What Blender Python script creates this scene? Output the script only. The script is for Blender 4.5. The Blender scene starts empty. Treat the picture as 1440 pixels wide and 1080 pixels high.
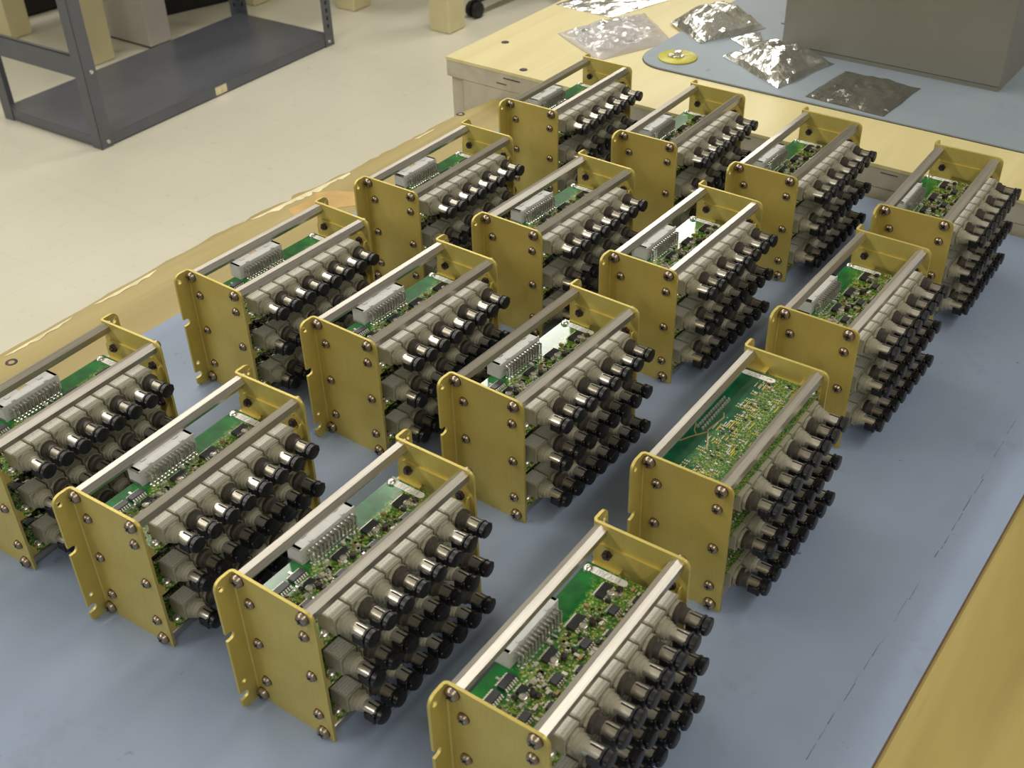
import bpy, bmesh, math, random
from mathutils import Vector, Matrix, noise
from mathutils.geometry import tessellate_polygon
S = 0.001                      # all shapes are written in millimetres
PI = math.pi
scene = bpy.context.scene
C = scene.collection

# ------------------------------------------------------------------ camera
CAM_H = 451.4
TILT, ROLL, FPX = 0.630355, -0.0295503, 1619.65
fwd = Vector((0, math.cos(TILT), -math.sin(TILT)))
up0 = Vector((0, math.sin(TILT), math.cos(TILT)))
rt0 = Vector((1, 0, 0))
rt = rt0*math.cos(ROLL) + up0*math.sin(ROLL)
up = -rt0*math.sin(ROLL) + up0*math.cos(ROLL)
cd = bpy.data.cameras.new('camera')
cam = bpy.data.objects.new('camera', cd)
C.objects.link(cam)
m = Matrix((rt, up, -fwd)).transposed().to_4x4()
m.translation = Vector((0, 0, CAM_H*S))
cam.matrix_world = m
cd.sensor_width = 36
cd.lens = 36*FPX/1440
cd.clip_start = .01
cd.clip_end = 60
cd.dof.use_dof = True
cd.dof.focus_distance = .74
cd.dof.aperture_fstop = 26
scene.camera = cam

# bench frame: origin at the far left corner of the front bench, x across it, y along it away from the camera
BO = Vector((-20.3, 1119.6, 0))
BTH = -0.6505
def bw(a, b, z=0):
    c, s = math.cos(BTH), math.sin(BTH)
    return Vector((BO.x + c*a - s*b, BO.y + s*a + c*b, z))

# ------------------------------------------------------------------ light
w = bpy.data.worlds.new('world')
scene.world = w
w.use_nodes = True
w.node_tree.nodes['Background'].inputs[0].default_value = (0.93, 0.96, 1.0, 1)
w.node_tree.nodes['Background'].inputs[1].default_value = 0.20
def area(a, b, z, sx, sy, power, col=(1, .965, .89), tilt=0):
    l = bpy.data.lights.new('tube_or_fill_light', 'AREA')
    l.shape = 'RECTANGLE'; l.size = sx*S; l.size_y = sy*S; l.energy = power; l.color = col
    o = bpy.data.objects.new('tube_or_fill_light', l)
    o.location = bw(a, b, z)*S
    o.rotation_euler = (0, tilt, BTH)
    C.objects.link(o)
for b, pw in ((-2900, 30), (-1450, 18), (0, 15), (1450, 18), (2900, 22)):
    area(-1080, b, 1690, 200, 1220, pw)
for b, pw in ((-2900, 12), (-1450, 11), (0, 11), (1450, 6)):
    area(1600, b, 1690, 200, 1220, pw)  # unseen right-hand row, added as fill to even the light across the bench
area(-3200, 1450, 1690, 200, 1220, 19)  # unseen far-left pair, added as fill to set the floor brightness
area(-3200, -100, 1690, 200, 1220, 7)
scene.view_settings.view_transform = 'Standard'
scene.view_settings.look = 'None'
scene.view_settings.exposure = -0.03
scene.view_settings.gamma = 1
scene.view_settings.use_curve_mapping = False

# ------------------------------------------------------------------ materials
def lin(c):
    return tuple(((v/255)/12.92 if v/255 < .04045 else ((v/255+.055)/1.055)**2.4) for v in c) + (1,)
class NT:
    def __init__(s, name):
        s.m = bpy.data.materials.new(name); s.m.use_nodes = True
        s.t = s.m.node_tree; s.b = s.t.nodes['Principled BSDF']
    def n(s, typ, **kw):
        o = s.t.nodes.new(typ)
        for k, v in kw.items():
            if k.startswith('i_'):
                o.inputs[k[2:].replace('_', ' ')].default_value = v
            else:
                setattr(o, k, v)
        return o
    def l(s, a, b): s.t.links.new(a, b)
    def coord(s, scale=(1, 1, 1), rot=(0, 0, 0), kind='Object'):
        tc = s.n('ShaderNodeTexCoord'); mp = s.n('ShaderNodeMapping')
        mp.inputs['Scale'].default_value = scale; mp.inputs['Rotation'].default_value = rot
        s.l(tc.outputs[kind], mp.inputs[0]); return mp.outputs[0]
    def noise(s, vec, scale, detail=4, rough=.55, dist=0):
        o = s.n('ShaderNodeTexNoise'); o.inputs['Scale'].default_value = scale
        o.inputs['Detail'].default_value = detail; o.inputs['Roughness'].default_value = rough
        o.inputs['Distortion'].default_value = dist
        s.l(vec, o.inputs['Vector']); return o.outputs['Fac']
    def ramp(s, fac, stops):
        o = s.n('ShaderNodeValToRGB'); r = o.color_ramp
        while len(r.elements) < len(stops): r.elements.new(.5)
        for e, (p, c) in zip(r.elements, stops):
            e.position = p; e.color = c if len(c) == 4 else tuple(c)+(1,)
        s.l(fac, o.inputs[0]); return o.outputs[0]
    def mix(s, fac, a, b, mode='MIX'):
        o = s.n('ShaderNodeMix', data_type='RGBA', blend_type=mode)
        for sock, v in ((o.inputs[0], fac), (o.inputs[6], a), (o.inputs[7], b)):
            if hasattr(v, 'is_linked'): s.l(v, sock)
            else: sock.default_value = v
        return o.outputs[2]
    def math(s, op, a, b=0.0, clamp=False):
        o = s.n('ShaderNodeMath', operation=op); o.use_clamp = clamp
        for sock, v in ((o.inputs[0], a), (o.inputs[1], b)):
            if hasattr(v, 'is_linked'): s.l(v, sock)
            else: sock.default_value = v
        return o.outputs[0]
    def bump(s, h, strength=.2, dist=.0003):
        o = s.n('ShaderNodeBump'); o.inputs['Strength'].default_value = strength
        o.inputs['Distance'].default_value = dist
        s.l(h, o.inputs['Height']); s.l(o.outputs[0], s.b.inputs['Normal'])
    def set(s, col=None, rough=None, metal=None, **kw):
        for k, v in (('Base Color', col), ('Roughness', rough), ('Metallic', metal)):
            if v is None: continue
            if hasattr(v, 'is_linked'): s.l(v, s.b.inputs[k])
            else: s.b.inputs[k].default_value = v
        for k, v in kw.items(): s.b.inputs[k.replace('_', ' ')].default_value = v
        return s.m

def simple(name, c, rough=.5, metal=0, var=.12, scale=300, **kw):
    t = NT(name); v = t.coord(); f = t.noise(v, scale)
    c = lin(c); a = tuple(x*(1-var) for x in c[:3])+(1,); b = tuple(min(1, x*(1+var)) for x in c[:3])+(1,)
    return t.set(t.ramp(f, [(.3, a), (.7, b)]), rough, metal, **kw)

def m_gold():
    t = NT('gold_chromate'); v = t.coord((1, 1, 1)); g = t.coord((22, 22, 1.5))
    f = t.noise(v, 40, 3); st = t.noise(g, 60, 3)
    col = t.mix(t.math('MULTIPLY', st, .35), t.ramp(f, [(.3, lin((200, 182, 100))), (.7, lin((212, 195, 114)))]), lin((180, 158, 72)))
    rg = t.ramp(st, [(.3, (.38,)*3), (.7, (.52,)*3)])
    t.bump(st, .12, .0001)
    return t.set(col, rg, .45)
def m_steel():
    t = NT('brushed_steel'); g = t.coord((60, .8, 60)); st = t.noise(g, 30, 3)
    t.bump(st, .15, .0001)
    return t.set(t.ramp(st, [(.3, lin((176, 170, 160))), (.7, lin((205, 200, 192)))]), .34, .9)
def m_pcb(name, solder):
    t = NT(name); v = t.coord()
    sep = t.n('ShaderNodeSeparateXYZ'); t.l(v, sep.inputs[0])
    x = sep.outputs[0]
    big = t.noise(v, 90, 2)
    # copper-rich strip on the connector side of the board
    reg = t.math('SUBTRACT', t.math('ADD', t.math('MULTIPLY', x, 60), t.math('MULTIPLY', big, 1.4)), 1.05 if not solder else 1.55, True)
    reg = t.math('MULTIPLY', reg, 3.0, True)
    vor = t.n('ShaderNodeTexVoronoi', distance='CHEBYCHEV'); vor.inputs['Scale'].default_value = 620 if not solder else 760
    t.l(v, vor.inputs['Vector'])
    pads = t.ramp(vor.outputs['Distance'], [(.22, (1, 1, 1)), (.27, (0, 0, 0))])
    tr = t.n('ShaderNodeTexBrick'); tr.inputs['Scale'].default_value = 260
    tr.inputs['Mortar Size'].default_value = .03
    t.l(v, tr.inputs['Vector'])
    fine = t.noise(v, 900, 2)
    base = t.ramp(big, [(.35, lin((10, 82, 34))), (.65, lin((16, 112, 44)))]) if not solder else t.ramp(big, [(.35, lin((8, 70, 46))), (.65, lin((14, 92, 60)))])
    c1 = t.mix(t.math('MULTIPLY', t.ramp(fine, [(.50, (0, 0, 0)), (.56, (1, 1, 1))]), t.math('MULTIPLY', reg, 1.0 if not solder else .75)), base, lin((138, 146, 52)))
    c2 = t.mix(t.math('MULTIPLY', pads, reg), c1, lin((186, 184, 120) if not solder else (170, 160, 92)))
    c3 = t.mix(t.math('MULTIPLY', tr.outputs['Fac'], t.math('MULTIPLY', reg, .5)), c2, lin((90, 130, 50)))
    return t.set(c3, .16, 0, Specular_IOR_Level=.6)
def m_mat(name, a, b):
    t = NT(name); v = t.coord()
    f = t.noise(v, 5, 5, .6); sp = t.noise(v, 60, 5, .7); st = t.noise(v, 14, 6, .75)
    col = t.ramp(f, [(.3, lin(a)), (.7, lin(b))])
    col = t.mix(t.ramp(sp, [(.66, (0, 0, 0)), (.74, (.55,)*3)]), col, lin((78, 80, 96)))
    col = t.mix(t.ramp(st, [(.58, (0, 0, 0)), (.75, (.35,)*3)]), col, lin((100, 102, 120)))
    t.bump(t.noise(v, 900, 2), .08, .0002)
    return t.set(col, .55, 0)
def m_wood(name, a, b, c, worn=0.0, catk=.22):
    t = NT(name); g = t.coord((9, .7, 9)); v = t.coord()
    f = t.noise(g, 3.2, 5, .55, .8); f2 = t.noise(g, 26, 4, .6)
    cat = t.n('ShaderNodeTexWave', wave_type='BANDS', bands_direction='X')
    cat.inputs['Scale'].default_value = 1.1; cat.inputs['Distortion'].default_value = 5.5
    cat.inputs['Detail'].default_value = 2; cat.inputs['Detail Scale'].default_value = .7
    t.l(t.coord((9, 1.1, 9)), cat.inputs['Vector'])
    col = t.ramp(f, [(.3, lin(a)), (.5, lin(b)), (.75, lin(c))])
    col = t.mix(t.math('MULTIPLY', t.ramp(cat.outputs['Fac'], [(.0, (.8,)*3), (.16, (0, 0, 0))]), catk), col, tuple(x*.6 for x in lin(a)[:3])+(1,))
    col = t.mix(t.ramp(f2, [(.58, (0, 0, 0)), (.75, (.3,)*3)]), col, lin(a))
    if worn:
        wn = t.noise(v, 16, 5, .65)
        col = t.mix(t.ramp(wn, [(.55, (0, 0, 0)), (.62, (worn,)*3)]), col, lin((226, 208, 160)))
    t.bump(f2, .1, .0003)
    return t.set(col, .42, 0)
def m_floor():
    t = NT('vinyl_floor'); v = t.coord()
    f = t.noise(v, 1.2, 4); sp = t.noise(v, 35, 5, .7)
    br = t.n('ShaderNodeTexBrick', offset=0.0, squash=1.0)
    br.inputs['Scale'].default_value = 1; br.inputs['Brick Width'].default_value = .305; br.inputs['Row Height'].default_value = .305
    br.inputs['Mortar Size'].default_value = .0015
    t.l(v, br.inputs['Vector'])
    col = t.ramp(f, [(.3, lin((208, 204, 186))), (.7, lin((220, 216, 200)))])
    col = t.mix(t.ramp(sp, [(.6, (0, 0, 0)), (.75, (.5,)*3)]), col, lin((172, 168, 148)))
    col = t.mix(t.math('MULTIPLY', br.outputs['Fac'], .12), col, lin((150, 146, 128)))
    return t.set(col, .32, 0)
def m_foil(name, c, rough=.16, metal=1.0):
    t = NT(name); v = t.coord(); f = t.noise(v, 60, 4, .6)
    t.bump(f, .5, .004)
    return t.set(t.ramp(f, [(.3, tuple(x*.75 for x in lin(c)[:3])+(1,)), (.7, lin(c))]), rough, metal)
def m_film():
    t = NT('clear_film')
    out = t.t.nodes['Material Output']
    tr = t.n('ShaderNodeBsdfTransparent'); mx = t.n('ShaderNodeMixShader'); mx.inputs[0].default_value = .42
    t.set(lin((228, 224, 226)), .15, 0)
    t.l(tr.outputs[0], mx.inputs[1]); t.l(t.b.outputs[0], mx.inputs[2]); t.l(mx.outputs[0], out.inputs[0])
    return t.m
def m_print(name, paper, ink, sx=900, sy=2600, amt=.6, pill=False):
    t = NT(name); g = t.coord((1, 1, 1)); sep = t.n('ShaderNodeSeparateXYZ'); t.l(g, sep.inputs[0])
    rows = t.math('PINGPONG', t.math('MULTIPLY', sep.outputs[0], sx), .5)
    rowm = t.ramp(rows, [(.24, (0, 0, 0)), (.3, (1, 1, 1))])
    if pill:
        rowm = t.ramp(t.math('ABSOLUTE', sep.outputs[1]), [(.0008, (1, 1, 1)), (.001, (0, 0, 0))])
        rowm = t.math('MULTIPLY', rowm, t.math('LESS_THAN', t.math('ABSOLUTE', sep.outputs[0]), .0062))
    ch = t.noise(t.coord((1, .2, 1) if pill else (.2, 1, 1)), sy, 1)
    chm = t.ramp(ch, [(.48, (0, 0, 0)), (.54, (amt,)*3)])
    return t.set(t.mix(t.math('MULTIPLY', rowm, chm), lin(paper), lin(ink)), .5, 0)

M = dict(
    gold=m_gold(), steel=m_steel(),
    screw=simple('screw_steel', (165, 150, 135), .3, .9),
    nut=simple('dark_nut', (70, 58, 66), .35, .7),
    pcb=m_pcb('green_circuit_board', False), pcbs=m_pcb('green_board_underside', True),
    chip=simple('chip_plastic', (46, 46, 50), .35), tin=simple('tin_lead', (210, 208, 200), .25, .8),
    comp_w=simple('ceramic_part', (200, 196, 180), .4), comp_d=simple('dark_part', (50, 36, 40), .4),
    lead=simple('bright_lead', (225, 222, 210), .35, .4, var=.04), comp_p=simple('gold_pad', (190, 170, 70), .35, .4), comp_t=simple('tan_part', (150, 130, 80), .4),
    header=simple('grey_header_plastic', (196, 196, 192), .45, var=.05),
    grey=simple('grey_connector_plastic', (160, 156, 136), .45, var=.03),
    paper=m_print('printed_connector_label', (200, 197, 184), (120, 116, 106), 620, 3200, .5),
    label=m_print('printed_white_label', (236, 234, 228), (110, 110, 112), 420, 1500, .6, True),
    ferrule_d=simple('dull_ferrule', (150, 144, 130), .3, .7, var=.05), ferrule=simple('nickel_ferrule', (205, 200, 188), .28, .75, var=.04), dark=simple('dark_nut_plastic', (66, 60, 54), .4), black=simple('black_cap_rubber', (22, 22, 26), .36),
    mat=m_mat('blue_grey_bench_mat', (129, 143, 167), (143, 157, 181)),
    mat2=m_mat('grey_blue_bench_mat', (138, 150, 160), (152, 164, 174)),
    matedge=simple('brown_mat_backing', (120, 88, 62), .7),
    wood=m_wood('honey_plywood', (152, 134, 74), (164, 146, 86), (176, 160, 102), .0),
    woodw=m_wood('pale_plywood', (214, 200, 142), (220, 207, 152), (226, 214, 162), 0, .05),
    grey_wood=m_wood('bare_grey_wood', (176, 170, 152), (190, 184, 166), (200, 194, 176), 0, .1),
    chipped=simple('chipped_wood_edge', (226, 214, 176), .7, var=.2, scale=60),
    tape=simple('old_tape', (196, 160, 96), .35, var=.15, scale=40),
    floor=m_floor(), ceil=simple('ceiling_paint', (236, 234, 228), .8, var=.02, scale=3), scuff=simple('scuff_line', (98, 100, 112), .7), wall=simple('wall_paint', (206, 202, 190), .7, var=.03, scale=3),
    shelf=simple('grey_shelf_enamel', (98, 100, 108), .28, .2, var=.08, scale=8),
    slot=simple('slot_shadow', (20, 20, 22), .8),
    cream=simple('cream_paint', (214, 204, 160), .5, var=.05, scale=10),
    pale=simple('pale_grey_paint', (186, 180, 172), .5, var=.04, scale=5),
    blackbox=simple('black_plastic', (26, 22, 24), .5),
    boxgrey=simple('grey_box_paint', (132, 130, 120), .45, .1, var=.05, scale=12),
    foil=m_foil('silver_foil', (240, 241, 240), .2), foil_d=m_foil('smoky_foil', (120, 118, 110), .25, .45),
    film=m_film(), yellow=simple('yellow_disc', (196, 190, 60), .4),
    blue=simple('blue_plastic', (60, 84, 128), .35),
)

# ------------------------------------------------------------------ mesh helper
class MB:
    def __init__(s): s.v = []; s.f = []; s.mi = []; s.sm = []; s.mats = []
    def mat(s, m):
        m = M[m]
        if m not in s.mats: s.mats.append(m)
        return s.mats.index(m)
    def add(s, vs, fs, m, smooth=False, xf=None):
        o = len(s.v); k = s.mat(m)
        for p in vs:
            p = Vector(p)
            s.v.append(xf @ p if xf else p)
        for f in fs:
            s.f.append([i+o for i in f]); s.mi.append(k); s.sm.append(smooth)
        return s
    def box(s, x0, x1, y0, y1, z0, z1, m, xf=None, bev=0):
        if bev:
            b = bev; vs = []
            for sx in (0, 1):
                for sy in (0, 1):
                    for sz in (0, 1):
                        X = (x0, x1)[sx]; Y = (y0, y1)[sy]; Z = (z0, z1)[sz]
                        dx = b*(1-2*sx); dy = b*(1-2*sy); dz = b*(1-2*sz)
                        vs += [(X, Y+dy, Z+dz), (X+dx, Y, Z+dz), (X+dx, Y+dy, Z)]
            bm = bmesh.new()
            for p in vs: bm.verts.new(p)
            r = bmesh.ops.convex_hull(bm, input=bm.verts)
            bmesh.ops.dissolve_limit(bm, angle_limit=.01, verts=bm.verts, edges=bm.edges)
            bm.verts.index_update()
            V = [v.co.copy() for v in bm.verts]; F = [[v.index for v in f.verts] for f in bm.faces]
            bm.free()
            return s.add(V, F, m, False, xf)
        vs = [(x, y, z) for x in (x0, x1) for y in (y0, y1) for z in (z0, z1)]
        return s.add(vs, [(0, 1, 3, 2), (4, 6, 7, 5), (0, 4, 5, 1), (2, 3, 7, 6), (0, 2, 6, 4), (1, 5, 7, 3)], m, False, xf)
    def lathe(s, prof, m, n=16, axis='x', at=(0, 0, 0), smooth=True, a0=0, a1=2*PI, xf=None, off=0.0):
        # prof: list of (position along axis, radius)
        full = abs(a1-a0-2*PI) < 1e-6; k = n if full else n+1
        vs = []
        for (p, r) in prof:
            for i in range(k):
                a = a0+(a1-a0)*i/n+off; c, q = r*math.cos(a), r*math.sin(a)
                vs.append({'x': (p, c, q), 'y': (c, p, q), 'z': (c, q, p)}[axis])
        vs = [tuple(v[j]+at[j] for j in range(3)) for v in vs]
        fs = []
        for j in range(len(prof)-1):
            for i in range(k if full else k-1):
                a, b = j*k+i, j*k+(i+1) % k
                f = [a, b, b+k, a+k]
                fs.append(f if axis != 'y' else f[::-1])
        if full:
            e = (len(prof)-1)*k
            if prof[0][1] > 1e-4: fs.append([i for i in range(k)][::-1 if axis != 'y' else 1])
            if prof[-1][1] > 1e-4: fs.append([e+i for i in range(k)][::1 if axis != 'y' else -1])
        s.add(vs, fs, m, smooth, xf)
        return s
    def plate(s, loops, t0, t1, m, fn, xf=None):
        # loops[0] outline, rest holes, 2D; fn(a, b, t) -> 3D
        pts = [p for lp in loops for p in lp]
        tris = tessellate_polygon([[Vector((p[0], p[1], 0)) for p in lp] for lp in loops])
        n = len(pts)
        vs = [fn(p[0], p[1], t0) for p in pts]+[fn(p[0], p[1], t1) for p in pts]
        fs = [tuple(t) for t in tris]+[tuple(i+n for i in t[::-1]) for t in tris]
        o = 0
        for lp in loops:
            k = len(lp)
            for i in range(k): fs.append((o+i, o+(i+1) % k, o+(i+1) % k+n, o+i+n))
            o += k
        return s.add(vs, fs, m, False, xf)
    def mesh(s, name, recalc=True, angle=None):
        me = bpy.data.meshes.new(name)
        me.from_pydata([tuple(c*S for c in v) for v in s.v], [], s.f)
        for mt in s.mats: me.materials.append(mt)
        me.polygons.foreach_set('material_index', s.mi)
        me.polygons.foreach_set('use_smooth', s.sm)
        if recalc:
            bm = bmesh.new(); bm.from_mesh(me)
            bmesh.ops.recalc_face_normals(bm, faces=bm.faces)
            bm.to_mesh(me); bm.free()
        if any(s.sm):
            try: me.set_sharp_from_angle(angle=math.radians(angle or 40))
            except Exception: pass
        me.update()
        return me
def obj(name, me, parent=None, mat=None, **props):
    o = bpy.data.objects.new(name, me); C.objects.link(o)
    if parent is not None: o.parent = parent
    if mat is not None: o.matrix_local = mat
    for k, v in props.items(): o[k] = v
    return o
def thing(name, loc, rz, label, cat, group=None):
    o = bpy.data.objects.new(name, None); o.empty_display_size = .02; C.objects.link(o)
    o.location = Vector(loc)*S; o.rotation_euler = (0, 0, rz)
    o['label'] = label; o['category'] = cat
    if group: o['group'] = group
    return o
def T(x, y, z): return Matrix.Translation(Vector((x, y, z))*S)
def arc(cx, cy, r, a0, a1, n):
    return [(cx+r*math.cos(math.radians(a0+(a1-a0)*i/n)), cy+r*math.sin(math.radians(a0+(a1-a0)*i/n))) for i in range(n+1)]

# ================================================================== SETTING
FZ = -870
def quad(name, pts, m, kind='structure'):
    b = MB(); b.add(pts, [(0, 1, 2, 3)], m)
    o = obj(name, b.mesh(name, False)); o['kind'] = kind; return o
b = MB(); b.box(-6000, 5000, -5200, 5200, -60, 0, 'floor')
o = obj('floor', b.mesh('floor')); o.location = bw(0, 0, FZ)*S; o.rotation_euler = (0, 0, BTH); o['kind'] = 'structure'
b = MB(); b.box(-6000, -5900, -5200, 5200, 0, 2900, 'wall')
o = obj('wall_left', b.mesh('wall_left')); o.location = bw(0, 0, FZ)*S; o.rotation_euler = (0, 0, BTH); o['kind'] = 'structure'
b = MB(); b.box(-5900, 5000, 5100, 5200, 0, 2900, 'wall')
o = obj('wall_back', b.mesh('wall_back')); o.location = bw(0, 0, FZ)*S; o.rotation_euler = (0, 0, BTH); o['kind'] = 'structure'
b = MB(); b.box(-6000, 5000, -5200, 5200, 2600, 2660, 'ceil')
o = obj('ceiling', b.mesh('ceiling')); o.location = bw(0, 0, FZ)*S; o.rotation_euler = (0, 0, BTH); o['kind'] = 'structure'

# ================================================================== FRONT BENCH
rnd = random.Random(4)
t = thing('workbench', bw(0, 0, FZ), BTH, 'honey coloured plywood workbench carrying the gold framed modules', 'workbench')
Z0 = -FZ     # bench frame z of the mat top
b = MB()
edge = []
L0 = -1500
y = 0
pts = [(780, 0), (780, L0)]
ys = []
yy = L0
while yy < -6:
    ys.append(yy); yy += rnd.uniform(6, 20)
prev = 0
known = [(-1500, 2), (-561, 0), (-479, -4), (-355, -7), (-270, -2), (-198, 4), (-58, 7), (0, 12)]
def edge_x(q):
    for (a, xa), (c, xc) in zip(known, known[1:]):
        if a <= q <= c: return xa+(xc-xa)*(q-a)/(c-a)
    return 0
line = []
for q in ys:
    j = rnd.uniform(-1.6, 1.6) * (1.7 if -330 < q < -200 else .7)
    line.append((edge_x(q)+j, q))
line.append((12, 0))
pts += line
b.plate([pts[::-1]], -27, -2, 'wood', lambda a, c, z: (a, c, z+Z0))
obj('tabletop', b.mesh('tabletop'), t)
# chipped lacquer strips along the edge
for (q0, q1, wd) in ((-320, -205, 8), (-480, -420, 5), (-560, -500, 4), (-120, -90, 3)):
    b = MB(); a = [];  c = []
    q = q0
    while q < q1:
        ex = edge_x(q)+3.5
        a.append((ex, q)); c.append((ex+rnd.uniform(.3, 1)*wd*math.sin(PI*(q-q0)/(q1-q0))**.5+.4, q)); q += rnd.uniform(2.5, 6)
    b.plate([a+c[::-1]], -2, -1.7, 'chipped', lambda a_, c_, z: (a_, c_, z+Z0))
    obj('chipped_edge', b.mesh('chipped_edge'), t)
b = MB()
b.plate([[(12, -290), (30, -297), (44, -280), (46, -262), (58, -248), (40, -232), (22, -240), (10, -252), (14, -268)]], -2, -1.75, 'tape', lambda a_, c_, z: (a_, c_, z+Z0))
obj('tape_remnant', b.mesh('tape_remnant'), t)
for k, (ax, ay) in enumerate(((14, -561), (9, -49), (700, -700), (700, -60))):
    b = MB(); b.lathe([(-2.2, 0.01), (-2.2, 1.4), (-1.8, 3.0), (-1.75, 4.2), (-2.2, 4.4)], 'nut', 14, 'z')
    obj('countersunk_screw', b.mesh('countersunk_screw'), t, T(ax, ay, Z0))
for (ax, ay) in ((60, -1430), (60, -90), (690, -1430), (690, -90)):
    b = MB(); b.box(ax-35, ax+35, ay-35, ay+35, 0, Z0-27, 'wood', bev=2)
    obj('leg', b.mesh('bench_leg'), t)
b = MB()
b.box(60, 78, -1395, -125, Z0-130, Z0-27, 'wood'); b.box(672, 690, -1395, -125, Z0-130, Z0-27, 'wood')
obj('apron', b.mesh('bench_apron'), t)

# mat lying on it
t = thing('bench_mat', bw(0, 0, -2), BTH, 'large blue grey rubber bench mat under all the modules', 'mat')
b = MB(); b.plate([[(65, -1400), (628, -1400), (628, -2), (65, -2)]], .5, 2, 'mat', lambda a, c, z: (a, c, z))
obj('rubber_sheet', b.mesh('rubber_sheet'), t)
b = MB(); b.plate([[(64.6, -1400.5), (628.8, -1400.5), (628.8, -1.8), (64.6, -1.8)]], 0, .7, 'matedge', lambda a, c, z: (a, c, z))
obj('mat_backing', b.mesh('mat_backing'), t)
# crease running the length of the mat
b = MB(); q = -900; seg = []
while q < -120:
    x = 603+1.5*math.sin(q*.013)+rnd.uniform(-.5, .5); l = rnd.uniform(3, 14); wd = rnd.uniform(.08, .3)
    b.add([(x-wd, q, 2.05), (x+wd, q, 2.05), (x+wd*.6+rnd.uniform(-.4, .4), q+l, 2.05), (x-wd*.6, q+l, 2.05)], [(0, 1, 2, 3)], 'scuff')
    q += l+rnd.choice((0, 0, 2, 9, 22))
for k in range(26):
    x = rnd.uniform(110, 600); q = rnd.uniform(-880, -30); r = rnd.uniform(.4, 1.5)
    n = 7; a0 = rnd.uniform(0, 6)
    b.add([(x+r*(1+rnd.uniform(-.4, .6))*math.cos(a0+i*2*PI/n), q+r*rnd.uniform(.4, 1.2)*math.sin(a0+i*2*PI/n), 2.05) for i in range(n)], [tuple(range(n))], 'scuff')
o = obj('scuff_marks', b.mesh('scuff_marks'), t); o['kind'] = 'stuff'

# ================================================================== REAR BENCH
H2 = 29
t = thing('rear_workbench', bw(0, 0, FZ), BTH, 'pale yellow topped workbench behind, with bare grey wooden edge', 'workbench')
b = MB(); b.box(-49, 1600, 2, 900, Z0+H2-3, Z0+H2, 'woodw'); obj('tabletop', b.mesh('rear_top'), t)
b = MB(); b.box(-48.5, 1600, 2.5, 900, Z0+H2-20, Z0+H2-3, 'grey_wood'); obj('edge_board', b.mesh('edge_board'), t)
b = MB()
b.box(-46, -30, 6, 860, Z0-110, Z0+H2-20, 'grey_wood', bev=1); obj('side_rail', b.mesh('side_rail'), t)
b = MB(); b.box(-29, 1590, 3.0, 24, Z0-110, Z0+H2-20.4, 'grey_wood', bev=1); obj('front_rail', b.mesh('front_rail'), t)
for (ax, ay) in ((-5, 50), (1540, 50), (-5, 840), (1540, 840)):
    b = MB(); b.box(ax-24, ax+40, ay-24, ay+40, 0, Z0+H2-20, 'grey_wood', bev=2); obj('leg', b.mesh('rear_leg'), t)
for (ax, ay) in ((-22, 68), (40, 15), (1500, 60)):
    b = MB(); b.lathe([(.1, 0.01), (.1, 1.4), (.3, 3.0), (.3, 4.0), (-.2, 4.4)], 'nut', 14, 'z')
    obj('countersunk_screw', b.mesh('countersunk_screw_b'), t, T(ax, ay, Z0+H2))
# crack lines in the grey edge wood
b = MB()
for k in range(16):
    x = rnd.uniform(-20, 560); z = Z0+H2-rnd.uniform(5, 17); l = rnd.uniform(4, 22)
    b.box(x, x+l, 1.9, 2.6, z, z+rnd.uniform(.3, .9), 'nut')
o = obj('wood_cracks', b.mesh('wood_cracks'), t); o['kind'] = 'stuff'

# grey mat on it with a rounded near left corner
out = [(900, 86), (900, 860), (121, 860), (119, 140)]
out = [(1400, 88), (1400, 860), (122, 860)]+[(119, 150)]+[(119+34*(1-math.cos(a)), 122-34*math.sin(a)) for a in [PI/2*i/8 for i in range(9)]]
t = thing('grey_bench_mat', bw(0, 0, H2), BTH, 'grey blue mat with rounded corner on the pale rear bench', 'mat')
b = MB(); b.plate([out], .4, 2, 'mat2', lambda a, c, z: (a, c, z)); obj('rubber_sheet', b.mesh('rubber_sheet_b'), t)
b = MB(); cx = 500
b.plate([[(p[0]-.5 if p[0] < 300 else p[0], p[1]-.6 if p[1] < 300 else p[1]) for p in out]], 0, .5, 'nut', lambda a, c, z: (a, c, z)); obj('mat_backing', b.mesh('mat_backing_b'), t)
H3 = H2+2

# grounding disc with snap
t = thing('ground_snap', bw(154, 121, H3), BTH, 'yellow round grounding disc with silver snap on grey mat corner', 'grounding snap')
b = MB(); b.lathe([(0, 19), (.2, 19.5), (1.2, 19.5), (1.6, 18.8), (1.6, 0.01)], 'yellow', 40, 'z'); obj('disc', b.mesh('disc'), t)
b = MB(); b.lathe([(1.6, 6.5), (2.6, 6.5), (3, 5), (3, 3.6), (5.6, 3.4), (6.6, 4.2), (7.4, 3.6), (7.8, 0.01)], 'tin', 20, 'z'); obj('snap_stud', b.mesh('snap_stud'), t)
b = MB()
b.lathe([(1.6, 4), (3.4, 4), (4, 3), (4, .01)], 'tin', 6, 'z', at=(-5, -4, 0), smooth=False); obj('hex_nut', b.mesh('snap_nut'), t)

# big grey enclosure
t = thing('equipment_case', bw(228, 201, H3), BTH, 'large plain grey metal box standing on the grey mat', 'box')
b = MB(); b.box(0, 219, 0, 300, 4, 330, 'boxgrey', bev=1.5); obj('case_body', b.mesh('case_body'), t)
b = MB(); b.box(1.5, 217.5, 1.5, 298, 0, 4, 'boxgrey'); obj('case_base', b.mesh('case_base'), t)

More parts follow.
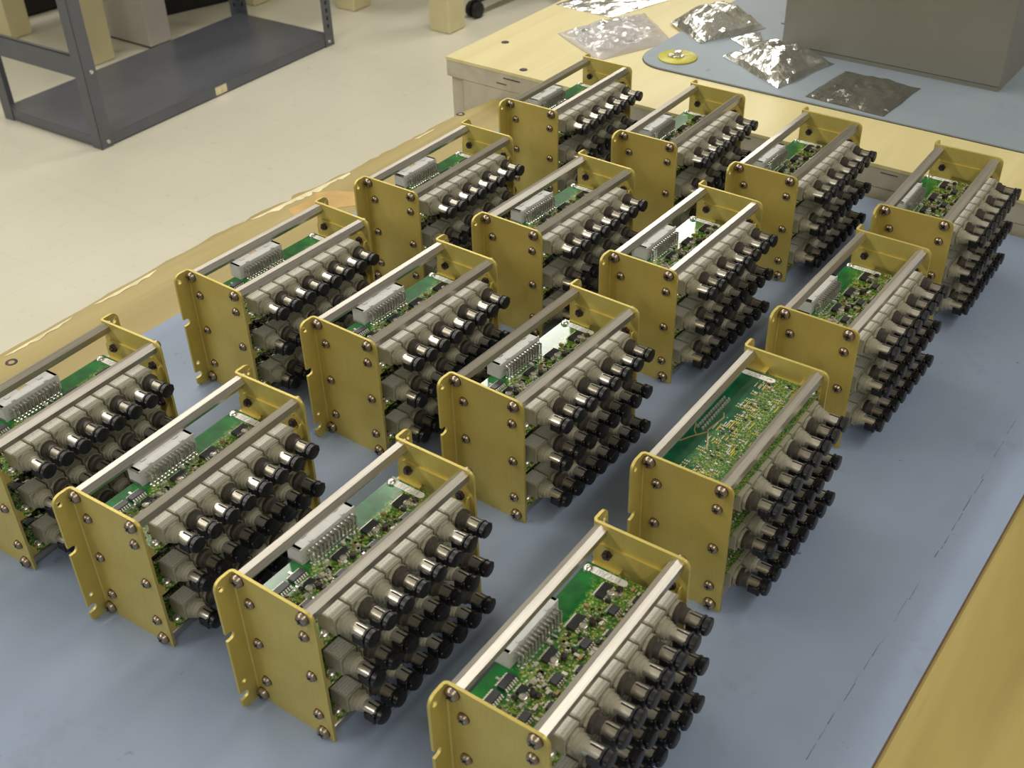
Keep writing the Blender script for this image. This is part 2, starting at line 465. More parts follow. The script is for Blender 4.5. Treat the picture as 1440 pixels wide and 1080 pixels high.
# bags
def pillow(name, corners, h, m, seed, crump=1.0, nx=30, ny=26, smooth=False, amp=6.0, lift=0.4, flat=.12):
    """crumpled bag: corners in bench frame, resting on z=0; returns mesh in local coordinates about its centre"""
    cx = sum(c[0] for c in corners)/4; cy = sum(c[1] for c in corners)/4
    b = MB(); vs = []
    P = [Vector((c[0]-cx, c[1]-cy, 0)) for c in corners]
    def surf(i, j, top):
        u, v = i/nx, j/ny
        p = P[0]*(1-u)*(1-v)+P[1]*u*(1-v)+P[2]*u*v+P[3]*(1-u)*v
        eu = min(1, min(u, 1-u)/.42); ev = min(1, min(v, 1-v)/.42)
        prof = (math.sin(eu*PI/2)*math.sin(ev*PI/2))**.6
        edge_ = min(min(u, 1-u), min(v, 1-v))
        q = Vector((p.x, p.y, 0))*.02+Vector((seed*7.3, seed*3.1, 0))
        n1 = noise.noise(q*2.2); n2 = noise.noise(q*5.5+Vector((9, 2, 4)))
        rg = 1-abs(noise.noise(q*1.6+Vector((3, 3, 3))))*2.2
        f = .35+.65*min(1, edge_/.15)
        z = (h*prof*(.78+.35*n1)+amp*prof**.5*crump*(rg*.45+.6*n2)+ .9*crump*(noise.noise(q*3)+.5)*(1-prof)) if top else 0
        z = max(z, 0.35 if top else 0)
        jx = (noise.noise(q*1.5+Vector((5, 5, 1))))*amp*.55*crump; jy = noise.noise(q*1.5+Vector((1, 8, 1)))*amp*.55*crump
        if not top:
            z = lift*0
        return Vector((p.x+jx, p.y+jy, z+(.2 if top else 0)))
    for top in (1, 0):
        for j in range(ny+1):
            for i in range(nx+1): vs.append(surf(i, j, top))
    N = (nx+1)*(ny+1); fs = []
    rr = random.Random(seed)
    for j in range(ny):
        for i in range(nx):
            a = j*(nx+1)+i
            if rr.random() < .5: fs += [(a, a+1, a+nx+2), (a, a+nx+2, a+nx+1)]
            else: fs += [(a, a+1, a+nx+1), (a+1, a+nx+2, a+nx+1)]
            fs.append((a+N, a+nx+1+N, a+nx+2+N, a+1+N))
    ring = [i for i in range(nx+1)]+[j*(nx+1)+nx for j in range(1, ny+1)]+[ny*(nx+1)+i for i in range(nx-1, -1, -1)]+[j*(nx+1) for j in range(ny-1, 0, -1)]
    for k in range(len(ring)):
        a, c = ring[k], ring[(k+1) % len(ring)]
        fs.append((a, a+N, c+N, c))
    b.add(vs, fs, m, smooth)
    return b.mesh(name, angle=180 if smooth else None), (cx, cy)
def bag(name, corners, h, m, seed, z, label, group=None, **kw):
    me, (cx, cy) = pillow(name, corners, h, m, seed, **kw)
    t = thing(name, bw(cx, cy, z), BTH, label, 'bag', group)
    obj('foil_pouch', me, t)
    return t
G = 'bags on the rear bench'
bag('antistatic_bag', [(-45, 196), (30, 190), (60, 300), (-28, 306)], 3, 'foil', 3, H2, 'flat silver antistatic bag lying flat at far left of the pale bench', G, amp=2, nx=16, ny=16)
bag('antistatic_bag', [(96, 206), (154, 168), (190, 244), (118, 292)], 22, 'foil', 5, H3, 'puffy crumpled silver bag between clear bag and grey box', G, amp=4.5, nx=26, ny=24)
bag('antistatic_bag', [(191, 147), (272, 101), (292, 188), (219, 197)], 20, 'foil', 8, H3, 'shiny crumpled silver bag in front of grey box, beside dark bag', G, amp=5, nx=26, ny=24)
t = bag('antistatic_bag', [(302, 97), (380, 92), (384, 172), (308, 176)], 7, 'foil_d', 11, H3, 'dark smoky translucent antistatic bag lying near grey mat edge', G, amp=3.5, nx=20, ny=20)
# tail of the puffy bag
me, (cx, cy) = pillow('bag_flap', [(172, 196), (206, 176), (214, 198), (190, 232)], 5, 'foil', 15, amp=4, nx=10, ny=10)
t0 = [o for o in C.objects if o.get('label', '').startswith('puffy')][0]
ct = [sum(c)/4 for c in zip((96, 206), (154, 168), (190, 244), (118, 292))]
obj('bag_flap', me, t0, T(cx-ct[0], cy-ct[1], .2))
# clear bubble bag with parts inside
co = [(10, 118), (88, 74), (126, 160), (54, 224)]
t = thing('clear_bag', bw(0, 0, H2), BTH, 'clear plastic bubble bag holding small silver parts on pale bench', 'bag', G)
me, (cx, cy) = pillow('bag_contents', [(14, 128), (74, 92), (96, 146), (46, 204)], 8, 'foil', 21, amp=7, nx=26, ny=26)
obj('bag_contents', me, t, T(cx, cy, .3))
me, (cx, cy) = pillow('clear_film', co, 13, 'film', 22, amp=3, nx=30, ny=30, smooth=True)
obj('clear_film', me, t, T(cx, cy, 0))
b = MB()
for k in range(70):
    u, v = rnd.uniform(.08, .92), rnd.uniform(.1, .9)
    P = [Vector((c[0], c[1], 0)) for c in co]
    p = P[0]*(1-u)*(1-v)+P[1]*u*(1-v)+P[2]*u*v+P[3]*(1-u)*v
    r = 3.4; zz = 9*(math.sin(PI*u)*math.sin(PI*v))**.6
    b.lathe([(zz, r), (zz+1.2, r*.86), (zz+2, r*.5), (zz+2.2, .01)], 'film', 8, 'z', at=(p.x, p.y, 0))
o = obj('air_bubbles', b.mesh('air_bubbles'), t); o['kind'] = 'stuff'
# blue pouch beside the box
bag('blue_pouch', [(196, 268), (222, 262), (226, 330), (200, 334)], 8, 'blue', 31, H3, 'small dark blue pouch at left of grey box, top of photo', G, amp=2, nx=10, ny=10)

# ================================================================== THINGS ON THE FLOOR
sa, sb = Vector((.575, .818, 0)), Vector((-.818, .575, 0))
sth = math.atan2(sa.y, sa.x)
t = thing('shelving_unit', (-1106, 2959, FZ), sth, 'blue grey steel shelving unit standing on the floor at left', 'shelf')
SL, SD = 958, 425
def shelf(z, name='shelf_panel'):
    b = MB(); b.box(1, SL-1, 1, SD-1, z+28, z+30, 'shelf')
    b.box(1, SL-1, 1, 3, z, z+29, 'shelf'); b.box(1, SL-1, SD-3, SD-1, z, z+29, 'shelf')
    b.box(1, 3, 1, SD-1, z, z+29, 'shelf'); b.box(SL-3, SL-1, 1, SD-1, z, z+29, 'shelf')
    return obj(name, b.mesh(name), t)
shelf(4); shelf(900); shelf(1500)
b = MB(); b.box(430, 475, .2, 1, 6, 30, 'chipped'); obj('peeled_sticker', b.mesh('peeled_sticker'), t)
for (ax, sx) in ((0, 1), (SL, -1)):
    for (ay, sy) in ((0, 1), (SD, -1)):
        b = MB()
        x0, x1 = sorted((ax-sx*2, ax+sx*38)); y0, y1 = sorted((ay-sy*2, ay))
        b.box(x0, x1, y0, y1, 0, 1600, 'shelf')
        x0, x1 = sorted((ax-sx*2, ax)); y0, y1 = sorted((ay-sy*2, ay+sy*38))
        b.box(x0, x1, y0, y1, 0, 1600, 'shelf')
        for k in range(60 if ax else 0):
            z = 60+k*25.4
            x0, x1 = sorted((ax+sx*15, ax+sx*22)); y0, y1 = sorted((ay-sy*2.6, ay+sy*.5))
            b.box(x0, x1, y0, y1, z, z+13, 'slot')
            x0, x1 = sorted((ax-sx*2.6, ax+sx*.5)); y0, y1 = sorted((ay+sy*15, ay+sy*22))
            b.box(x0, x1, y0, y1, z, z+13, 'slot')
        p_ = obj('post', b.mesh('shelf_post'), t)
        for zz in (17, 215):
            b = MB()
            b.lathe([(-2.4 if sy > 0 else 2.4, 6), (-5.5 if sy > 0 else 5.5, 5), (-6 if sy > 0 else 6, .01)], 'tin', 10, 'y', at=(ax+sx*22, ay, zz))
            obj('bolt', b.mesh('shelf_bolt'), p_)
b = MB(); b.box(1, 3.4, 2, SD-2, 198, 258, 'shelf'); b.box(1, 14, 2, SD-2, 255, 258, 'shelf'); obj('side_brace', b.mesh('side_brace'), t)

def table_b(name, x0, x1, y0, y1, label, lw=86):
    t = thing(name, bw((x0+x1)/2, (y0+y1)/2, FZ), BTH, label, 'table')
    X, Y = (x1-x0)/2, (y1-y0)/2
    for sx in (-1, 1):
        for sy in (-1, 1):
            b = MB(); xx = sorted((sx*X, sx*(X-lw))); yy = sorted((sy*Y, sy*(Y-lw)))
            b.box(xx[0], xx[1], yy[0], yy[1], 0, 760, 'cream', bev=4); o = obj('leg', b.mesh('cream_leg'), t)
    b = MB(); b.box(-X-20, X+20, -Y-20, Y+20, 760, 795, 'cream', bev=3); obj('tabletop', b.mesh('cream_top'), t)
table_b('cream_table', -2262, -1745, 2040, 2900, 'table on thick cream square legs beyond right end of shelving')
table_b('cream_table', -3058, -2525, 1195, 1980, 'table on thick cream square legs behind left end of shelving')
t = thing('storage_box', bw(-2494, 1400, FZ), BTH+.02, 'pale grey upright box on floor behind the shelving', 'box')
b = MB(); b.box(-262, 0, 0, 92, 6, 440, 'pale', bev=3); obj('box_body', b.mesh('pale_body'), t)
b = MB(); b.box(-255, -6, 5, 87, 0, 6, 'blackbox'); obj('box_foot', b.mesh('pale_foot'), t)
t = thing('black_bin', bw(-2720, 1640, FZ), BTH-.3, 'black plastic bin on floor behind the pale grey box', 'box')
b = MB(); b.box(-240, 0, 0, 300, 0, 380, 'blackbox', bev=6); obj('bin_body', b.mesh('bin_body'), t)
b = MB(); b.box(-248, 8, -8, 308, 380, 398, 'blackbox', bev=4); obj('bin_rim', b.mesh('bin_rim'), t)
t = thing('black_bin', bw(-3140, 1330, FZ), BTH-.1, 'black plastic bin on floor at far left, behind cream leg', 'box')
b = MB(); b.box(-300, 0, 0, 240, 0, 380, 'blackbox', bev=6); obj('bin_body', b.mesh('bin_body'), t)
b = MB(); b.box(-308, 8, -8, 248, 380, 398, 'blackbox', bev=4); obj('bin_rim', b.mesh('bin_rim_b'), t)

# wheeled stool whose castor shows at the top
cc = bw(-1765, 2575, FZ)
t = thing('wheeled_stool', cc, 0, 'black wheeled stool under cream legged table, only a castor in view at top', 'stool')
tgt = Vector((-90, 3971, 0))-Vector((cc.x, cc.y, 0)); a0 = math.atan2(tgt.y, tgt.x); R = tgt.length
for k in range(5):
    a = a0+k*2*PI/5
    X = Matrix.Rotation(a, 4, 'Z')
    b = MB(); b.add([(20, -24, 90), (20, 24, 90), (R, 14, 62), (R, -14, 62), (20, -20, 60), (20, 20, 60), (R, 12, 48), (R, -12, 48)],
                    [(0, 1, 2, 3), (4, 7, 6, 5), (0, 4, 5, 1), (3, 2, 6, 7), (1, 5, 6, 2), (0, 3, 7, 4)], 'blackbox', xf=X)
    lg = obj('base_arm', b.mesh('base_arm'), t)
    b = MB()
    for s in (-1, 1):
        b.lathe([(s*6, .01), (s*6, 23), (s*9, 27), (s*20, 27), (s*24, 22), (s*24, .01)], 'blackbox', 24, 'y', at=(R, 0, 27), xf=X)
    b.box(R-6, R+6, -6, 6, 24, 60, 'blackbox', xf=X)
    obj('castor', b.mesh('castor'), lg)
b = MB(); b.lathe([(60, 30), (100, 30), (110, 24), (380, 24), (380, 40), (400, 40)], 'blackbox', 20, 'z'); obj('gas_column', b.mesh('gas_column'), t)
b = MB(); b.lathe([(400, 150), (410, 175), (455, 180), (470, 165), (474, .01)], 'blackbox', 32, 'z'); obj('seat', b.mesh('stool_seat'), t)

# ================================================================== CIRCUIT MODULES
PITCH = 26.35
V0, V1 = 2.0, 116.6
TH = 1.6
ZC = 64.8
YC = (V0+V1)/2
def mesh_plate():
    b = MB()
    # main face, thin along v
    r = 4.5
    out = [(-2.4, -3), (45.8, -3)] + [(46, -2.8)] + arc(46-r, 82-r, r, 0, 90, 6) + [(-2.4, 82)]
    b.plate([out], V0, V0+TH, 'gold', lambda a, c, q: (a, q, c))
    # bend
    vs = []; fs = []
    n = 5
    for i in range(n+1):
        a = math.radians(90+90*i/n)
        for rr in (1.0, 2.6):
            for z in (-3, 82): vs.append((-2.4+rr*math.cos(a), 1+rr*math.sin(a), z))
    for i in range(n):
        k = i*4
        fs += [(k, k+4, k+5, k+1), (k+2, k+3, k+7, k+6), (k+1, k+5, k+7, k+3), (k, k+2, k+6, k+4)]
    b.add(vs, fs, 'gold', True)
    # flange in the v-z plane, x from -5 to -3.4
    vo = -8.7
    def notch(z, w=2.5, d=4.6):      # slot open to the outside edge, traversed upwards
        return [(vo, z-w)]+[(vo+d-w+w*math.cos(math.radians(a)), z+w*math.sin(math.radians(a))) for a in range(-90, 91, 30)]+[(vo, z+w)]
    out = [(1, -3), (-5.5, -3)]+[(vo+1, -2.2), (vo, -.6)]
    out = [(1, -3), (vo+2, -3), (vo, -1.2)]+notch(5.6, 2.3, 4.8)+notch(47, 2.4, 4.6)+[(vo, 76.5)]+arc(vo+5, 77, 5, 180, 90, 5)+[(1, 82)]
    hole = lambda vy, z, r: [(vy+r*math.cos(2*PI*i/10), z+r*math.sin(2*PI*i/10)) for i in range(10)][::-1]
    b.plate([out, hole(-5.4, 76.4, 1.5), hole(-5.2, 14.4, 1.5)], -5, -3.4, 'gold', lambda a, c, q: (q, a, c))
    me = b.mesh('end_plate', angle=50)
    return me
me_plate = mesh_plate()
bmx = bmesh.new(); bmx.from_mesh(me_plate)
es = [e for e in bmx.edges if len(e.link_faces) == 2 and e.calc_face_angle(0) > .9]
bmesh.ops.bevel(bmx, geom=es, offset=.28*S, segments=1, affect='EDGES', clamp_overlap=True)
bmx.to_mesh(me_plate); bmx.free()
MIRR = T(0, V0+V1, 0) @ Matrix.Scale(-1, 4, (0, 1, 0))
me_plate2 = me_plate.copy(); me_plate2.transform(MIRR); me_plate2.flip_normals()

def mesh_rod():
    b = MB(); b.lathe([(-56.9, 3.45), (-56.6, 3.7), (54.6-.0, 3.7), (54.9, 3.45)], 'steel', 6, 'y', smooth=False)
    return b.mesh('rod')
me_rod = mesh_rod()      # centred so that it spans v 3.6 .. 115 at v = 60.3
def mesh_screw(r, h):
    b = MB()
    b.lathe([(0, r), (-.5*h, r), (-.85*h, r*.82), (-h, r*.5), (-h*.98, r*.34), (-h*.45, r*.2), (-h*.4, .01)], 'screw', 16, 'y')
    for a in (0, PI/2):
        b.box(-r*.62, r*.62, -h*1.01, -h*.75, -r*.1, r*.1, 'slot', xf=Matrix.Rotation(a+.5, 4, 'Y'))
    b.lathe([(.05, r*1.08), (-.3, r*1.06), (-.35, r*.9)], 'nut', 18, 'y')
    return b.mesh('screw')
me_screw_l, me_screw_s = mesh_screw(3.3, 2.9), mesh_screw(2.7, 2.2)
def mesh_nut():
    b = MB(); b.lathe([(0, 2.6), (-2, 2.6), (-2.1, 1.4), (-3.2, 1.3), (-3.3, .01)], 'nut', 6, 'y', smooth=False)
    return b.mesh('nut')
me_nut = mesh_nut()

def mesh_bracket():
    """front bracket, against the inner face at v = 3.6, tab reaching +v under the board"""
    b = MB()
    zt = 70.4; zb = 56.6
    b.plate([[(-3, zb+1), (-3, 66), (1, zt), (38, zt), (43, zb+5), (43, zb+1), (32, zb+1), (31, zb+3.5), (13, zb+3.5), (12, zb+1)]], 3.62, 4.8, 'gold', lambda a, c, q: (a, q, c))
    for x0, x1 in ((-3, 12), (32, 43)):
        b.box(x0, x1, 3.62, 9.2, zb, zb+1.2, 'gold')
    # sloping gusset at the connector end
    b.plate([[(3.7, zb), (9.2, zb), (9.2, zb+1.5), (5, zb+9), (3.7, zb+9)]], 42.2, 43.2, 'gold', lambda a, c, q: (q, a, c))
    return b.mesh('bracket')
me_br = mesh_bracket(); me_br2 = me_br.copy(); me_br2.transform(MIRR); me_br2.flip_normals()
BZ0, BZ1 = 57.9, 59.5
def mesh_pcb():
    b = MB()
    b.box(-4, 44, 8, 110.6, BZ0, BZ1, 'pcb')
    me = b.mesh('board')
    me.materials.append(M['pcbs'])
    for p in me.polygons:
        if p.normal.z < -.5: p.material_index = 1
    return me
me_pcb = mesh_pcb()
HV0, HV1 = 37, 75
def mesh_header():
    b = MB(); z0, z1 = BZ1, BZ1+9.6
    # shroud: floor, roof with keying gap, ends, rear block
    b.box(-7, 2.2, HV0, HV1, z0, z0+1.2, 'header')
    mid = (HV0+HV1)/2
    b.box(-7, 2.2, HV0, mid-3, z1-1.2, z1, 'header', bev=.2); b.box(-7, 2.2, mid+3, HV1, z1-1.2, z1, 'header', bev=.2)
    b.box(-4.5, 2.2, mid-3, mid+3, z1-1.3, z1-.15, 'header')
    b.box(-7, 2.2, HV0, HV0+2, z0, z1, 'header', bev=.2); b.box(-7, 2.2, HV1-2, HV1, z0, z1, 'header', bev=.2)
    b.box(-.5, 2.6, HV0+.1, HV1-.1, z0, z1-.05, 'header')
    for s, e in ((HV0+8, 1), (HV1-8, -1)):
        b.box(-5, -2.5, s-1.5, s+1.5, z1, z1+.35, 'header'); b.box(1, 2.4, s-1, s+1, z1-.1, z1+.5, 'header')
    return b.mesh('header')
me_hdr = mesh_header()
def mesh_pins():
    b = MB(); n = 13
    for i in range(n):
        v = HV0+4+(HV1-HV0-8)*i/(n-1)
        for (zh, xe) in ((BZ1+7.4, 6.6), (BZ1+4.4, 4.4)):
            b.box(2.4, xe, v-.42, v+.42, zh-.42, zh+.42, 'tin')
            b.box(xe-.42, xe+.42, v-.42, v+.42, BZ1-.1, zh+.42, 'tin')
            b.box(-5.5, -.4, v-.35, v+.35, zh-.35, zh+.35, 'tin')
            b.lathe([(BZ1, 1.0), (BZ1+.5, .5)], 'tin', 6, 'z', at=(xe, v, 0))
    return b.mesh('header_pins')
me_pins = mesh_pins()
CHIPS = [(5.8, 30.1, 8.6, 3.9), (5.8, 19.6, 8.6, 3.9)]+[(22.6, q, 5.6, 3.9) for q in (19.4, 42.8, 66.3, 89.8)]+[(12.4, 74.2, 9.6, 4.6), (12.8, 97.4, 9.6, 4.6)]+[(28.6, q, 4.4, 3.2) for q in (29.8, 52.6, 76.9, 100.6)]+[(13, 52, 8.6, 3.9), (14, 30, 5, 3.9)]
def mesh_chip(l, w_):
    b = MB(); b.box(-w_/2, w_/2, -l/2, l/2, .3, 2.0, 'chip', bev=.25)
    n = max(3, int(l/1.27)); 
    for i in range(n):
        v = -l/2+l*(i+.5)/n
        for s in (-1, 1):
            x0, x1 = sorted((s*w_/2, s*(w_/2+.75))); b.box(x0, x1, v-.36, v+.36, .5, 1.3, 'lead')
            x0, x1 = sorted((s*(w_/2+.5), s*(w_/2+1.5))); b.box(x0, x1, v-.36, v+.36, 0, .5, 'lead')
    return b.mesh('chip')
me_chip = {}
for c in CHIPS:
    if c[2:] not in me_chip: me_chip[c[2:]] = mesh_chip(*c[2:])
def mesh_comps(side):
    b = MB(); rr = random.Random(11+side)
    def free(x, y):
        for (cx, cy, l, w_) in CHIPS:
            if abs(x-cx) < w_/2+2 and abs(y-cy) < l/2+1: return False
        return True
    k = 0
    while k < 210:
        x, y = rr.uniform(1, 32), rr.uniform(10, 108)
        if not free(x, y) or (x < 8.5 and 35 < y < 78) or (x < 10.5 and y > 76) or (y > 103 and x < 22): continue
        l, w_, h = rr.choice(((1.5, .8, .6), (1.5, .8, .6), (2, 1.2, .9), (.9, .9, .5), (2.6, 1.5, 1.4)))
        if rr.random() < .5: l, w_ = w_, l
        z = BZ1
        m_ = rr.choice(('comp_w', 'comp_w', 'comp_d', 'comp_d', 'comp_t', 'tin', 'tin', 'tin'))
        b.box(x-l/2, x+l/2, y-w_/2, y+w_/2, z, z+h, m_, bev=0)
        k += 1
    for y in (24, 47.5, 71, 94.5):      # small metal can per channel pair
        b.lathe([(BZ1, 1.9), (BZ1+2.2, 1.9), (BZ1+2.6, 1.3), (BZ1+2.6, .01)], 'tin', 10, 'z', at=(16.5, y+3, 0))
        b.lathe([(BZ1, 1.5), (BZ1+2.6, 1.5), (BZ1+3, .01)], 'comp_d', 10, 'z', at=(18.8, y+7, 0))
    return b.mesh('surface_components')
me_comp = mesh_comps(0)
def mesh_solder():
    b = MB(); rr = random.Random(5); z = BZ0
    n = 13
    for i in range(n):
        v = HV0+4+(HV1-HV0-8)*i/(n-1)
        for xe in (3.2, 6.0): b.lathe([(z+.05, 1.0), (z-.6, .8), (z-1.3, .45), (z-1.3, .01)], 'tin', 6, 'z', at=(xe, v, 0))
    for i in range(8):
        v = 18.6+11.75*i
        for k in range(4):
            for x in (37.6, 40.4): b.lathe([(z+.05, .8), (z-.5, .5), (z-1.1, .25), (z-1.1, .01)], 'tin', 6, 'z', at=(x, v-3.8+k*2.54, 0))
    for i in range(150):
        x, y = rr.uniform(12, 34), rr.uniform(12, 106)
        r = rr.uniform(.25, .5)
        b.lathe([(z+.05, r), (z-.25, r*.6), (z-.3, .01)], 'tin', 5, 'z', at=(x, y, 0))
    for (px, py) in [(rr.uniform(10, 32), rr.uniform(12, 106)) for _ in range(46)]:
        n = rr.choice((3, 4, 6)); h_ = rr.random() < .5
        for q in range(n):
            for w_ in (0, 2.2):
                X, Y = (px+w_, py+q*1.1) if h_ else (px+q*1.1, py+w_)
                b.box(X-.3, X+.3, Y-.55, Y+.55, z-.12, z, 'comp_p' if w_ else 'tin')
    for i in range(60):
        x, y = rr.uniform(15, 30), rr.uniform(12, 106)
        b.box(x-.8, x+.8, y-.45, y+.45, z-.6, z, rr.choice(('comp_w', 'comp_d', 'comp_t', 'tin')))
    return b.mesh('solder_joints')
me_sold = mesh_solder()
def mesh_traces():
    b = MB(); z = BZ0-.06
    def tr(pts, w_=.9):
        for (x0, y0), (x1, y1) in zip(pts, pts[1:]):
            d = Vector((x1-x0, y1-y0)).normalized(); n = Vector((-d.y, d.x))*w_/2
            b.add([(x0+n.x, y0+n.y, z), (x1+n.x, y1+n.y, z), (x1-n.x, y1-n.y, z), (x0-n.x, y0-n.y, z)], [(0, 1, 2, 3)], 'comp_t')
    # board y runs the other way once the board is turned over: y here = 2*YC - v
    f = lambda v: 2*YC-v
    tr([(11, f(62)), (9, f(48)), (14, f(38)), (16, f(33))]); tr([(10, f(47)), (4, f(38)), (1, f(32))])
    tr([(1, f(50)), (3, f(44)), (6, f(41))], .6); tr([(11, f(62)), (9, f(66))], .7)
    return b.mesh('copper_traces')
me_tr = mesh_traces()
def mesh_label():
    b = MB(); r = 2.1
    pts = arc(8-0, 0, r, -90, 90, 6)+arc(-8, 0, r, 90, 270, 6)
    b.plate([pts], 0, .15, 'label', lambda a, c, q: (a, c, q)); return b.mesh('label')
me_lab = mesh_label()
def mesh_bscrew():
    b = MB(); b.lathe([(0, 2.3), (.9, 2.3), (1.7, 1.6), (1.9, .7), (1.6, .01)], 'tin', 12, 'z')
    b.lathe([(-3.4, 1.9), (0, 1.9)], 'tin', 6, 'z'); return b.mesh('board_screw')
me_bs = mesh_bscrew()
# --- fibre optic connector: origin on the axis at the front of its square body
def mesh_housing():
    b = MB()
    b.box(-11, 0, -5.4, 5.4, -5.2, 5.2, 'grey', bev=.35)
    b.box(-10.4, -1.0, -4.7, 4.7, 5.2, 5.32, 'paper')
    b.lathe([(0, 4.6), (.9, 4.6), (.9, 5.75), (2.3, 5.75)], 'grey', 8, 'x', smooth=False, off=PI/8)
    b.box(-9, -8.5, -4, -3.4, -7, -5, 'tin'); b.box(-9, -8.5, 3.4, 4, -7, -5, 'tin')
    return b.mesh('housing')
me_hous = mesh_housing()
def mesh_collar(dark):
    b = MB(); m_ = 'dark' if dark else 'grey'
    if dark: b.lathe([(2.2, 5.0), (2.5, 5.2), (4.4, 5.1), (4.7, 4.6), (5.2, 4.0), (7.6, 3.9), (7.8, 3.4)], m_, 16, 'x')
    else: b.lathe([(2.2, 4.7), (4.6, 4.5), (4.8, 4.0), (6.4, 3.8), (6.7, 3.4)], m_, 16, 'x')
    return b.mesh('collar')
me_col = [mesh_collar(0), mesh_collar(1)]
def mesh_ferrule(dark):
    b = MB(); m_ = 'steel' 
    b.lathe([(6.4, 3.5), (14.0, 3.45), (14.3, 3.1), (14.3, .01)], 'ferrule_d' if dark else 'ferrule', 18, 'x')
    b.box(8.4, 14.35, -.4, .4, 3.0, 3.6, 'slot'); b.box(9.3, 10.6, -3.9, -2.6, -.6, .6, m_, bev=.2)
    b.box(9.3, 10.6, 2.6, 3.9, -.6, .6, m_, bev=.2)
    return b.mesh('ferrule')
me_fer = [mesh_ferrule(0), mesh_ferrule(1)]
def mesh_cap():
    b = MB()
    b.box(8.8, 14.4, -4.5, -3.5, -3.6, .9, 'black', bev=.25); b.box(8.8, 14.4, 3.5, 4.5, -3.6, .9, 'black', bev=.25); b.box(8.8, 14.4, -3.6, 3.6, -4.3, -3.5, 'black', bev=.25)
    b.lathe([(14.3, 3.4), (14.3, 4.2), (15.3, 4.2), (15.4, 3.2), (16.0, 3.2), (16.1, 4.2), (18.3, 4.2), (18.6, 3.8), (18.6, .01)], 'black', 14, 'x')
    b.box(13.6, 15.3, -4.5, 4.5, -4.2, 2.0, 'black', bev=.4)
    b.box(16.2, 18.4, -4.6, 4.6, -2.0, 2.0, 'black', bev=.5)
    return b.mesh('dust_cap')
me_cap = mesh_cap()

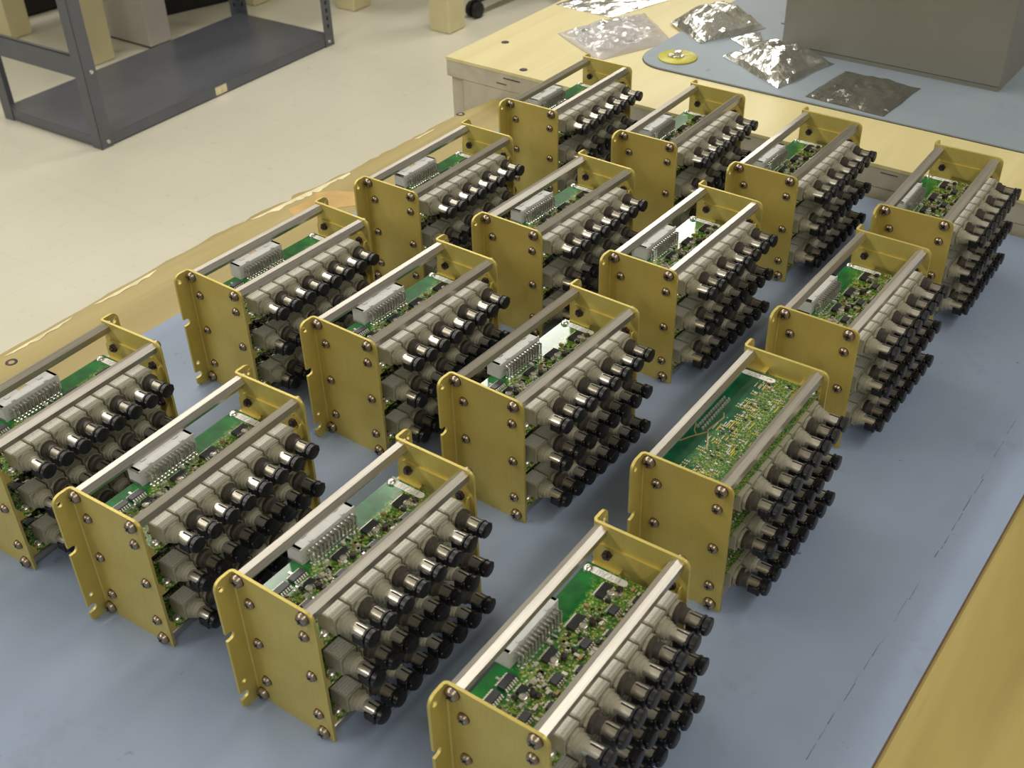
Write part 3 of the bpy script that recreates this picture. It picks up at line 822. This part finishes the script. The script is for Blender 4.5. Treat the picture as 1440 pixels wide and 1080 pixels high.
def build_module(key, x, y, th, label, flip=False):
    t = thing('circuit_module', (x, y, 3), th, label, 'circuit module', 'gold framed circuit modules in rows on the bench')
    obj('end_plate', me_plate, t, label='gold plate nearest the camera'); obj('end_plate', me_plate2, t, label='gold plate at the far end')
    rr = random.Random(key)
    for (ux, z) in ((0, 77.85), (40, 77.85), (0, 0.9), (40, 0.9)):
        obj('spacer_rod', me_rod, t, T(ux, 60.3, z) @ Matrix.Rotation(rr.choice((0, PI/6, rr.uniform(0, 1))), 4, 'Y'))
        for far in (0, 1):
            X = T(ux, V0 if not far else V1, z+.25)
            R_ = Matrix.Rotation(rr.uniform(0, 3), 4, 'Y')
            obj('rod_screw', me_screw_l, t, X @ (Matrix.Rotation(PI, 4, 'Z') if far else Matrix()) @ R_)
    for k in range(3):
        for ux in (4.8, 38.6):
            z = 66.0-k*PITCH
            for far in (0, 1):
                R_ = Matrix.Rotation(rr.uniform(0, 3), 4, 'Y'); F = (Matrix.Rotation(PI, 4, 'Z') if far else Matrix())
                obj('bracket_screw', me_screw_s, t, T(ux, V0 if not far else V1, z) @ F @ R_)
                obj('bracket_nut', me_nut, t, T(ux, 4.8 if not far else V0+V1-4.8, z) @ (Matrix() if far else Matrix.Rotation(PI, 4, 'Z')) @ R_)
        B = T(0, 0, -k*PITCH)
        if flip: B = B @ T(0, YC, ZC) @ Matrix.Rotation(PI, 4, 'X') @ T(0, -YC, -ZC)
        obj('bracket', me_br, t, B); obj('bracket', me_br2, t, B)
        pb = obj('circuit_board', me_pcb, t, B)
        h = obj('header_connector', me_hdr, pb)
        o = obj('header_pins', me_pins, pb); o['kind'] = 'stuff'
        for (cx, cy, l, w_) in CHIPS: obj('chip', me_chip[(l, w_)], pb, T(cx, cy, BZ1))
        o = obj('surface_components', me_comp, pb); o['kind'] = 'stuff'
        if k == 0 or flip:
            o = obj('solder_joints', me_sold, pb); o['kind'] = 'stuff'
            obj('copper_traces', me_tr, pb)
        if flip: obj('board_label', me_lab, pb, T(9.6, 2*YC-106.2, BZ0-.16))
        else: obj('board_label', me_lab, pb, T(9.4, 107.2, BZ1))
        for (ux, vv) in ((-1.4, 106.4), (40.5, 11.4), (-1.4, 11.4)):
            obj('board_screw', me_bs, pb, T(ux, vv, BZ1) if not flip else T(ux, vv, BZ0) @ Matrix.Rotation(PI, 4, 'X'))
        for i in range(8):
            dark = i % 2
            X = T(46, 18.6+11.75*i, BZ1+5.3)
            c = obj('fiber_connector', me_hous, t, B @ X)
            obj('collar', me_col[dark], c)
            FX = Matrix.Rotation(PI, 4, 'X') if flip else Matrix()
            obj('ferrule', me_fer[dark], c, FX)
            obj('dust_cap', me_cap, c, FX)
    return t

MODS = {'A': (-304.9, 481.6, -0.599), 'B': (-215.4, 423.6, -0.6052), 'C': (-125.8, 363.8, -0.6385), 'D': (-28.4, 297.7, -0.6285), 'E': (-201.8, 631.4, -0.6685), 'F': (-115.0, 571.8, -0.6632), 'G': (-31.9, 510.7, -0.6756), 'H': (66.0, 437.2, -0.6368), 'I': (-100.4, 757.7, -0.6494), 'J': (-15.2, 697.1, -0.6758), 'K': (66.9, 639.9, -0.6654), 'L': (160.6, 568.0, -0.6541), 'M': (4.6, 894.5, -0.6475), 'N': (90.7, 825.6, -0.6386), 'O': (168.4, 763.7, -0.6538), 'P': (254.4, 692.0, -0.6237)}
LAB = {'A': 'nearest row, cut off by the left edge of the photo',
 'B': 'nearest row, second from left, whole, right of the cut off one',
 'C': 'nearest row, third from left, its board glaring white',
 'D': 'cut off by bottom edge of photo, nearest of all, on the mat',
 'E': 'second row, leftmost, at the mat edge beside bare wood',
 'F': 'second row from the front, second from left',
 'G': 'centre of photo, third in the second row, board glaring white',
 'H': 'boards turned over to show solder side and copper traces',
 'I': 'third row, leftmost, beside the bare wood edge',
 'J': 'third row from the front, second from left',
 'K': 'third row, third from left, pale glare over its board',
 'L': 'third row, rightmost, directly behind the one with turned over boards',
 'M': 'back row, leftmost, against the grey wooden edge',
 'N': 'back row, second from left, below yellow grounding disc',
 'O': 'back row, third from left, below the dark smoky bag',
 'P': 'back row, rightmost, near the right photo edge'}
for i, (k, (x, y, th)) in enumerate(MODS.items()):
    build_module(k, x, y, th, 'gold framed module, '+LAB[k], flip=(k == 'H'))
